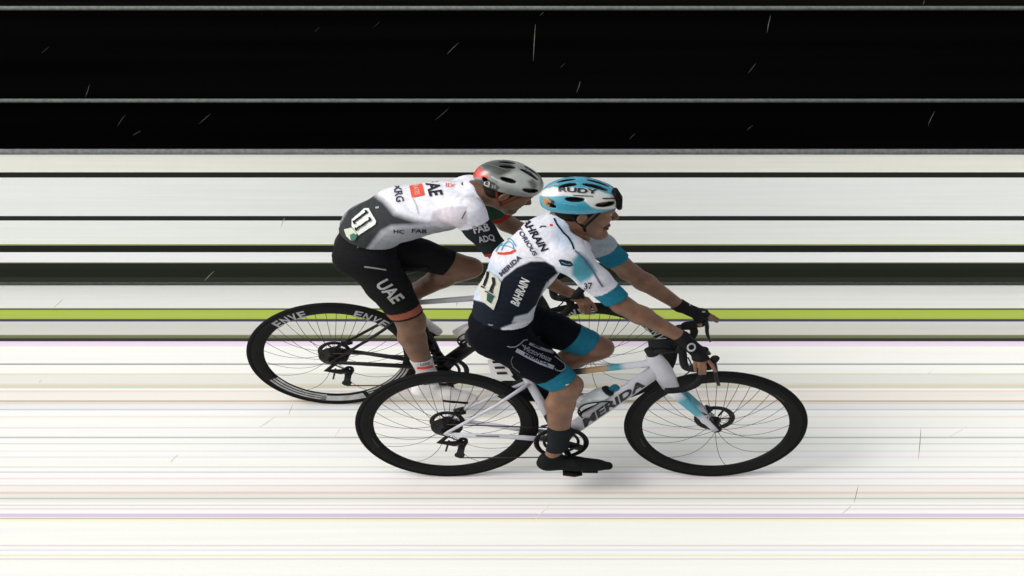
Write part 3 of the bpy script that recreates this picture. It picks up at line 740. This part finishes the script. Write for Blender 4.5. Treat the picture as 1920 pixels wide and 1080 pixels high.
    # socks, shoes, gloves
    for i in (0, 1):
        d = an[i] - kn[i]
        sk = sdf_shape([dict(prims=(lo0, lo1)[i] + feet[i][:1], k=.02, clips=[(kn[i] + d * cfg['sock'], -d), (an[i] + d / np.linalg.norm(d) * .045, d)])], .004, cfg['sockcol'], .004, st)
        cfg['sockd'](sk, i); sk.build("sock", M_CLOTH, T)
        fv = toe[i] - heel[i]; L = np.linalg.norm(fv); f = fv / L; upv = np.array([-f[2], 0, f[0]]); upv = upv if upv[2] > 0 else -upv
        hl = heel[i]; pr = [cone(hl + f * .03 + upv * .025, hl + f * .13 + upv * .03, .032, .033, 1.05), cone(hl + f * .13 + upv * .028, hl + f * (L - .03) + upv * .016, .031, .019, 1.35), cone(hl + f * .04 + upv * .03, hl + f * .055 + upv * .075, .034, .03)]
        pr += [(p_[0], p_[1], p_[2], p_[3] + .006, p_[4] + .006, p_[5]) for p_ in feet[i][1:]] + [cone(heel[i] + [.02, 0, .03], heel[i] + [.025, 0, .06], .036, .034)]
        sho = sdf_shape([dict(prims=pr, k=.02, clips=[(hl - upv * .006, -upv), (hl + upv * .092, upv)])], .0035, cfg['shoecol'], 0, st)
        dye_where(sho, lambda V: (((V - hl) @ upv) < .004).astype(float), BLACK * 1.5)
        so_ = sho.build("shoe", M_HELM if cfg.get('glossy') else M_RUB, T)
        c = Shape(st); cl = hl + f * .19; c.box(cl - upv * .006, (.06, .06, .012), BLACK, math.atan2(f[2], f[0])); c.build("cleat", M_RUB, so_)
        gl = sdf_shape([dict(prims=hp_[i] + [arms[2 * i + 1][1]], k=.015, clips=[(wr[i] - (wr[i] - el[i]) / np.linalg.norm(wr[i] - el[i]) * .022, el[i] - wr[i])]), dict(prims=[p_ for p_ in hf_[i] if p_[3] >= .011], k=.006, kj=.012)] if cfg['glove'] else [dict(prims=[ell(wr[i], (.001, .001, .001))])], .003, BLACK * 1.1, .0035, st) if cfg['glove'] else None
        if gl is not None: cfg['gloved'](gl, i); gl.build("glove", M_RUB, T)
    # helmet
    hc = (-.024, 0, .034); inner = E(-.005, 0, .02, (.098, .079, .094))
    cuts = [inner]
    for l, u, f, rr in ((0, .135, .03, (.042, .009, .04)), (-.034, .128, .02, (.045, .008, .04)), (.034, .128, .02, (.045, .008, .04)), (0, .12, -.075, (.03, .009, .035)), (-.034, .115, -.07, (.028, .008, .035)), (.034, .115, -.07, (.028, .008, .035))):
        cuts.append(E(f, l, u, rr, 0))
    for sg in (-1, 1):
        cuts += [E(-.045, sg * .088, .078, (.030, .035, .0085), .12), E(.058, sg * .078, .062, (.034, .04, .010), .04), E(-.105, sg * .05, .03, (.02, .03, .012), -.3)]
    fvec = H(1, 0, 0) - H(0, 0, 0); uvec = H(0, 0, 1) - H(0, 0, 0)
    he = sdf_shape([dict(prims=[E(*hc, (.128, .1, .106)), E(-.078, 0, .015, (.052, .072, .072)), E(.03, 0, .055, (.076, .086, .052))], k=.03, cut=cuts, kc=.008,
                         clips=[(H(0, 0, .012), -uvec * 1.0 + fvec * .13), (H(-.12, 0, -.035), -uvec * .8 - fvec * .5)])], .003, cfg['helm'], 0, st)
    cfg['helmetd'](he)
    def vent(V):
        m = np.zeros(len(V))
        for p_ in cuts: m = np.maximum(m, (evalp(p_, V[:, 0], V[:, 1], V[:, 2]) < .0022).astype(float))
        return m
    dye_where(he, vent, BLACK)
    hel = he.build("helmet", M_HELM, T)
    s_ = Shape(st)
    for sg in (-1, 1):
        ch = H(.03, sg * .012, -.112); ea = H(.005, sg * .082, -.055)
        s_.tube([H(.045, sg * .084, .02), ea, ch], [.0055, .0055, .006], cfg['strap'], 8, ky=.5); s_.tube([H(-.05, sg * .076, .005), H(-.03, sg * .08, -.03), ea], .005, cfg['strap'], 8, ky=.5)
    s_.tube([H(.03, -.013, -.112), H(.03, .013, -.112)], .006, cfg['strap'], 8); s_.build("strap", M_RUB, hel)
    return T, H, hel


# ---- rider in teal and white ------------------------------------------------
JA = dict(hips=(938, 612, 0), waist=(948, 560, 0), ribs=(985, 495, 0), chest=(1030, 448, 0), neck=(1062, 412, 0), head=(1096, 387, 0),
          shn=(1068, 482, -.165), shf=(1078, 418, .165), eln=(1168, 573, -.205), elf=(1180, 510, .205), wrn=(1278, 632, -.19), wrf=(1276, 574, .185),
          hipn=(950, 640, -.085), hipf=(962, 592, .085), knn=(1062, 722, -.11), knf=(1120, 652, .10), ann=(1047, 832, -.13), anf=(990, 722, .125),
          heeln=(1014, 876, -.135), toen=(1154, 878, -.135), heelf=(935, 742, .135), toef=(1072, 752, .135))
WA = WHITE
def jersey_a(s, J):
    st = J['st']
    near = lambda V: (V[:, 1] < .30)
    pale = np.array([.40, .47, .56])
    dye(s, pts("880,480 905,470 930,500 950,505 940,530 900,560 880,560"), pale, 8); dye(s, pts("1035,405 1056,412 1076,440 1078,462 1060,470 1040,450"), pale, 8)
    # navy flank
    dye(s, pts("905,600 928,545 945,520 968,502 995,490 1022,490 1040,500 1046,512 1030,525 1022,545 1008,570 988,592 975,602 940,615"), NAVY * 1.4)
    dye(s, pts("965,594 990,588 1006,572 1016,548 1026,528 1040,560 1030,600 960,605"), np.array([.42, .46, .5]))
    dye(s, pts("880,560 905,566 925,572 940,600 940,640 870,640"), NAVY * 1.6)
    # sleeves
    for i in (0, 1):
        a, b = J['sh'][i], J['el'][i]; L = np.linalg.norm(b - a); d = (b - a) / L
        def bandf(lo_, hi_): return lambda V: (((V - a) @ d / L > lo_) & ((V - a) @ d / L < hi_) & (np.linalg.norm(np.cross(V - a, d), axis=1) < .085)).astype(float)
        dye_where(s, bandf(.66 if i == 0 else .52, 1.2), TEAL * 1.0 if i == 0 else TEAL)
        if i == 1: dye_where(s, bandf(.1, .52), np.array([.3, .34, .38]))
    dye(s, pts("1074,488 1086,472 1104,488 1118,508 1106,522 1088,532 1072,516"), LTEAL, 4)
    dye(s, pts("1040,498 1056,490 1066,512 1086,530 1078,540 1056,526"), np.array([.55, .62, .68]), 3)
    # navy piping at the neck and along the front of the sleeve
    s.line(pts("1039,409 1044,420 1056,436 1066,446 1073,458 1076,468"), 3.2, NAVY * 2); s.line(pts("1078,470 1094,484 1106,500 1114,512 1122,526 1130,538"), 3.4, np.array([.12, .13, .18]))
    # lettering
    s.text("BAHRAIN", 1001, 437, 78, 15, -57, NAVY * 2, .03, 0, 18)
    s.text("VICTORIOUS", 982, 443, 84, 9, -58, NAVY * 3, .02, 0, 20)
    s.line(pts("930,472 936,462 946,452 956,447 962,452 968,462"), 2.2, LTEAL); s.line(pts("940,470 946,458 954,452 962,458 964,468"), 2.0, LTEAL); s.line(pts("926,466 940,460 954,462 966,468"), 1.6, LTEAL)
    s.line(pts("933,475 945,476 958,474 967,469"), 4.5, RED * .9)
    s.text("MERIDA", 957, 498, 52, 9, 42, np.array([.05, .05, .07]), .04, 0, 128)
    s.text("BAHRAIN", 975, 547, 52, 17, 66, np.array([.62, .62, .62]), .03, 0, 152)
    s.patch(pts("1047,488 1052,486 1070,490 1075,497 1068,500 1052,497"), NAVY * 3); s.line(pts("1053,491 1062,495 1070,495"), 1.4, LTEAL, .004); s.text("37", 1103, 536, 16, 12, 6, NAVY * 3, .02)
    s.line(pts("1012,427 1016,424 1024,425"), 2.0, NAVY * 2); s.patch(pts("1031,420 1036,420 1036,424 1031,424"), RED)
    # race number pinned on the lower back
    nc = np.array([.44, .45, .39]); js = s; s = J['num']; s.bvh = js.bvh
    s.patch(pts("897,503 905,506 917,508 935,521 940,530 934,560 926,581 905,565 897,545 895,525"), nc, .004, 4)
    s.line(pts("917,509 915,520 909,536"), 4.4, BLACK, .008); s.line(pts("926,519 928,530 921,546"), 4.8, BLACK, .008); s.line(pts("905,506 899,518 896,528"), 3.4, BLACK, .008)
    s.line(pts("904,537 911,541"), 2.6, BLACK, .008); s.line(pts("916,545 926,549"), 2.6, BLACK, .008)
    s.line(pts("911,546 928,555"), 2, BLACK * 3, .008); s.patch(pts("915,550 927,556 921,568 914,563"), np.array([.02, .06, .05]), .007)
def shorts_a(s):
    g = np.array([.16, .17, .2])
    s.line(pts("951,649 958,651 967,650 976,644 982,638 989,637"), 2.0, g); s.line(pts("968,656 990,668 1012,679 1038,689"), 7.5, g * 1.5); s.text("MERIDA", 1006, 674, 50, 4.5, -25, NAVY, .03)
    s.line(pts("992,644 1010,652 1024,657 1037,661"), 5, g * .9); s.line(pts("1000,647 1012,652"), 2, NAVY, .004)
    s.text("Victorious", 1008, 663, 56, 10, -24, g * .9, .02, .3)
    s.line(pts("1040,668 1050,676 1058,682 1060,690 1052,696 1042,694 1040,690"), 2.0, g); s.line(pts("979,646 984,652 990,654"), 2.0, g); s.line(pts("962,668 958,676 962,688 975,698"), 1.4, g * .6)
    s.text("O", 921, 606, 13, 10, 0, g, .05); s.text("a", 933, 606, 7, 8, 0, g, .05)
    s.line(pts("1060,722 1068,720 1078,714 1086,712"), 2.0, np.array([.5, .55, .6]))
def helmet_a(s):
    wc = np.array([.56, .57, .54])
    dye(s, pts("1000,364 1018,356 1035,349 1046,352 1068,351 1100,353 1120,356 1135,362 1152,366 1175,370 1175,388 1160,390 1140,392 1120,392 1108,388 1095,376 1080,369 1060,367 1040,368 1020,368 1008,366"), wc, 1)
    s.patch(pts("1016,372 1026,370 1034,377 1030,388 1020,384"), np.array([.32, .17, .07])); s.patch(pts("1026,370 1040,377 1036,388 1030,388 1034,377"), BLACK)
    s.line(pts("1028,352 1040,346 1048,346"), 1.6, WL)
    s.text("RUDY", 1084, 357, 74, 9, -4, NAVY, .04); s.line(pts("1074,366 1112,368"), 1.6, NAVY * 4)
    s.line(pts("1056,381 1082,385"), 1.6, LTEAL * 1.5)
def gloves_a(s, i):
    if i == 0:
        n = 16; s.line([(1296 + 7 * math.cos(a), 651 + 6.5 * math.sin(a)) for a in np.linspace(0, 2 * math.pi, n)], 3.2, WL * 1.2)
    else: s.line(pts("1292,572 1300,572 1306,576"), 3.5, WL); s.line(pts("1316,585 1322,585"), 3, WL)
HANDA = [dict(palm=(1312, 666, -.205), thumb=[(1312, 654, -.190), (1322, 655, -.175), (1329, 663, -.172)],
              fingers=[[(1324, 672, -.222), (1334, 683, -.230), (1341, 696, -.226)], [(1318, 674, -.228), (1321, 687, -.236), (1321, 700, -.228)], [(1311, 674, -.232), (1313, 688, -.238), (1313, 701, -.230)], [(1303, 673, -.226), (1303, 685, -.236), (1304, 696, -.230)]]),
         dict(palm=(1314, 590, .195), thumb=[(1306, 592, .175), (1309, 603, .165), (1313, 611, .165)],
              fingers=[[(1322, 592, .18), (1334, 596, .18), (1344, 603, .18)], [(1325, 590, .195), (1336, 593, .2), (1346, 599, .2)], [(1322, 585, .21), (1331, 590, .222), (1338, 598, .226)], [(1316, 582, .218), (1324, 588, .23), (1330, 596, .232)]])]
rider(JA, dict(name="A", Y=0.0, label="cyclist in white, navy and teal kit leaning over the white bicycle, teal helmet", skin=SKINA, tr=(.110, .100, .112, .098), hp=-7, hs=1.08, jaw=1.65, col=(1092, 432, .088), hand=HANDA,
               hem=.55, short=(.93, .90), band=((.72, 1.1), (.66, 1.1)), bandcol=TEAL, shortcol=np.array([.002, .0025, .0055]), shorts=shorts_a, jcol=WA, jersey=jersey_a, sleeve=(.88, .76),
               sock=.70, sockcol=np.array([.010, .012, .015]), sockd=lambda s, i: (s.line(pts("1026,800 1040,803 1054,801"), 3, GREY) if i == 0 else None), shoecol=np.array([.005, .006, .006]),
               glove=True, gloved=gloves_a, helm=np.array([.04, .27, .38]), helmetd=helmet_a, strap=BLACK), S_NEAR)
# ---- rider in white and black ----------------------------------------------
JB = dict(hips=(682, 466, 0), waist=(700, 424, 0), ribs=(754, 400, 0), chest=(826, 386, 0), neck=(884, 362, 0), head=(953, 352, 0),
          shn=(872, 398, -.165), shf=(880, 355, .165), eln=(934, 474, -.20), elf=(952, 420, .21), wrn=(1070, 552, -.185), wrf=(1076, 478, .19),
          hipn=(694, 488, -.085), hipf=(704, 456, .085), knn=(768, 598, -.105), knf=(876, 502, .09), ann=(801, 700, -.12), anf=(742, 568, .115),
          heeln=(778, 738, -.13), toen=(900, 752, -.13), heelf=(692, 552, .13), toef=(826, 630, .13))
JW = np.array([.74, .74, .80])
def jersey_b(s, J):
    dk = np.array([.036, .038, .040])
    dye(s, pts("600,560 620,440 650,390 700,362 722,378 740,400 775,412 805,420 770,424 735,426 716,436 690,470 690,560"), dk, 7)
    dye(s, pts("690,470 708,448 728,428 780,424 830,420 866,424 842,438 800,452 760,462 700,480"), np.array([.30, .31, .33]), 5)
    dye(s, pts("806,416 812,398 830,388 850,386 876,388 876,420 850,428 820,426"), np.array([.52, .48, .52]), 2.5)
    a, b = J['sh'][0], J['el'][0]; L = np.linalg.norm(b - a); d = (b - a) / L
    for i in (0, 1):
        a, b = J['sh'][i], J['el'][i]; L = np.linalg.norm(b - a); d = (b - a) / L
        f = lambda lo_, hi_: (lambda V: (((V - a) @ d / L > lo_) & ((V - a) @ d / L < hi_) & (np.linalg.norm(np.cross(V - a, d), axis=1) < .085)).astype(float))
        dye_where(s, f(.28, 1.1), np.array([.012, .016, .018]) if i == 0 else np.array([.02, .06, .035])); dye_where(s, f(.90 if i == 0 else .7, 1.3), RED * .45)
    s.text("UAE", 812, 348, 40, 26, -72, np.array([.03, .03, .04]), .03, 0, 8)
    s.patch(pts("765,337 789,334 796,366 772,371"), np.array([.72, .1, .06]), .003); s.text("EMIRATES", 780, 352, 28, 9, -76, np.array([.75, .45, .4]), .01, 0, 8, .0048)
    s.text("XRG", 747, 362, 34, 15, -78, np.array([.04, .05, .07]), .02, 0, 8); s.line(pts("774,372 780,384 784,400"), 1.2, np.array([.4, .4, .45]))
    s.text("HC", 748, 434, 20, 7, -2, NAVY * 2, .02); s.text("FAB", 786, 433, 28, 7, -3, NAVY * 3, .02); s.text("FAB", 902, 428, 30, 15, 12, WL, .03, 0, 110); s.text("ADQ", 912, 448, 30, 15, 10, WL, .03, 0, 112)
    s.text("IIX", 845, 348, 18, 7, -6, RED * 1.2, .0); s.line(pts("866,410 870,402 873,396"), 1.6, NAVY * 2)
    js = s; s = J['num']; s.bvh = js.bvh
    s.patch(pts("684,391 692,391 706,415 704,421 673,441 660,424 660,412"), np.array([.66, .68, .64]), .004, 4)
    s.patch(pts("646,430 661,427 670,438 658,450 650,442"), np.array([.5, .55, .42]), .0045, 4); s.patch(pts("657,440 664,437 671,442 666,450 659,450"), np.array([.06, .16, .12]), .006)
    s.line(pts("690,398 664,417"), 3.4, BLACK, .008); s.line(pts("697,411 669,430"), 3.4, BLACK, .008)
    for x, y in ((687, 398), (694, 411), (664, 418), (668, 430)): s.line([(x - 1, y - 3), (x + 2, y + 3)], 3, BLACK, .008)
    js.line(pts("705,390 711,389"), 3.5, WL, .004)
def shorts_b(s):
    s.text("UAE", 731, 546, 50, 26, -47, WL * 1.1, .03, 0, 28); s.line(pts("683,500 700,502 724,506"), 2.6, WL * .8); s.line(pts("670,465 676,456"), 1.5, WL * .5)
def helmet_b(s):
    dye(s, pts("880,330 884,316 897,306 903,316 914,324 916,336 900,334"), np.array([.50, .045, .035]), 1)
    dye(s, pts("886,336 914,336 926,342 936,352 930,364 905,364 893,352"), np.array([.035, .04, .035]), 2)
    dye(s, pts("898,308 906,299 955,299 962,310 958,326 940,332 920,326 906,318"), np.array([.045, .052, .045]), 5)
    dye(s, pts("940,332 960,322 985,318 1005,330 1012,350 1010,362 980,358 955,350 935,345"), np.array([.40, .42, .39]), 5); dye(s, pts("990,340 1000,335 1008,345 1004,356 996,352"), np.array([.1, .11, .09]), 3)
    s.text("Q", 913, 345, 12, 11, -5, WL * 1.3, .04); s.text("36", 926, 349, 10, 7, -5, WL * .8, .04)
    s.line(pts("921,331 934,338 947,344"), 2.6, WL * 1.3); s.line(pts("915,308 935,314 955,321"), 1.6, WL * .35); s.line(pts("903,304 908,306"), 4, WL)
    s.line([(990 + 6 * math.cos(a), 321 + 5 * math.sin(a)) for a in np.linspace(0, 5, 12)], 1.6, BLACK * 4)
HANDB = [dict(palm=(1098, 566, -.195), thumb=[(1092, 560, -.17), (1100, 560, -.165), (1106, 566, -.165)],
              fingers=[[(1108, 568, -.21), (1114, 574, -.216), (1117, 582, -.21)], [(1102, 572, -.218), (1104, 580, -.224), (1106, 588, -.215)], [(1095, 572, -.222), (1096, 581, -.226), (1098, 588, -.216)], [(1088, 571, -.218), (1089, 578, -.224), (1091, 585, -.216)]])]
def mirr(t): return (t[0], t[1] - 2 * abs(t[2]) * .5299 * 326, -t[2])
HANDB.append(dict(palm=mirr(HANDB[0]['palm']), thumb=[mirr(t) for t in HANDB[0]['thumb']], fingers=[[mirr(t) for t in f] for f in HANDB[0]['fingers']]))
def sock_b(s, i):
    if i == 0: s.text("UAE", 797, 682, 18, 5, 10, np.array([.1, .1, .12]), .02); s.line(pts("782,690 796,690 812,687"), 4, RED)
rider(JB, dict(name="B", Y=0.678, label="cyclist in white and black kit crouching low on the black bicycle, grey helmet", skin=SKINB, tr=(.108, .112, .122, .112), hp=-30, hs=1.04, jaw=1.2, col=(914, 364, .086), hand=HANDB,
               hem=.75, short=(.93, .80), band=((.80, .90), (.97, 1.1)), bandcol=np.array([.26, .08, .05]), shortcol=BLACK, shorts=shorts_b, jcol=JW, jersey=jersey_b, sleeve=(.97, .80),
               sock=.72, sockcol=np.array([.45, .42, .42]), sockd=sock_b, shoecol=np.array([.62, .60, .58]), glossy=True,
               glove=False, gloved=lambda s, i: None, helm=np.array([.22, .235, .22]), helmetd=helmet_b, strap=np.array([.12, .02, .015]), beard=True), S_FAR)

# sunglasses parked on the teal helmet
S = S_NEAR
hel = [o for o in bpy.data.objects if o.name.startswith("helmet")][0]
g = Shape(S_NEAR)
for sg in (-1, 1):
    c = P(1158, 374, sg * .036); a = np.linspace(-.9, .9, 9)
    g.tube([P(1153, 358, sg * .036), P(1160, 371, sg * .036), P(1161, 388, sg * .036)], [.016, .019, .015], BLACK * .5, 12, ky=2.2, kz=.75)
    g.tube([P(1161, 372, sg * .07), P(1130, 372, sg * .085)], .003, BLACK, 6)
g.build("sunglasses", M_RUB, hel)

# ================================================================== RAIN
rn = Shape(1.0); random.seed(4)
drops = [(1000, 115, 1004, 45, .25), (1438, 62, 1445, 28, .2), (160, 182, 168, 158, .12), (220, 237, 235, 215, .07), (249, 254, 265, 245, .06), (373, 232, 395, 213, .07), (838, 102, 860, 80, .1), (1081, 174, 1088, 152, .14),
         (1402, 138, 1418, 118, .08), (1740, 236, 1753, 208, .12), (815, 226, 842, 202, .06), (78, 100, 92, 88, .03), (1730, 10, 1733, 0, .12), (1012, 30, 1020, 22, .05), (1400, 245, 1412, 235, .05), (1180, 262, 1192, 250, .04),
         (1722, 862, 1727, 800, .25), (1601, 944, 1610, 908, .25), (1578, 965, 1598, 946, .45), (1775, 822, 1814, 800, .6), (320, 867, 334, 852, .45), (541, 779, 549, 758, .4), (484, 802, 516, 782, .55), (100, 577, 119, 560, .4), (383, 527, 402, 508, .2),
         (526, 427, 534, 408, .5), (1000, 978, 1034, 944, .6), (72, 718, 80, 712, .6), (1735, 704, 1748, 694, .6), (626, 820, 640, 800, .6), (856, 574, 860, 556, .4), (1050, 128, 1060, 118, .03), (700, 52, 712, 40, .02), (590, 60, 600, 50, .02)]
for x0, y0, x1, y1, v in drops:
    Y = random.uniform(-.35, .35); Y = Y if y0 > 640 else random.uniform(.9, 1.2)
    a, b = world_at(x0, y0, Y), world_at(x1, y1, Y)
    if min(a[2], b[2]) < Z0 + .02: Y = -.5; a, b = world_at(x0, y0, Y), world_at(x1, y1, Y)
    m = (a + b) / 2 + np.array([random.uniform(-.004, .004), 0, 0])
    if y0 < 280: v *= .6
    rn.tube([a, (a + m) / 2, m, (b + m) / 2, b], [.0004, .0018, .0022, .0018, .0004], np.array([v, v * 1.02, v * .9]), 5)
tag(rn.build("rain", M_RUB), "thin slanting streaks of rain crossing the finish line", "rain", None, "stuff")
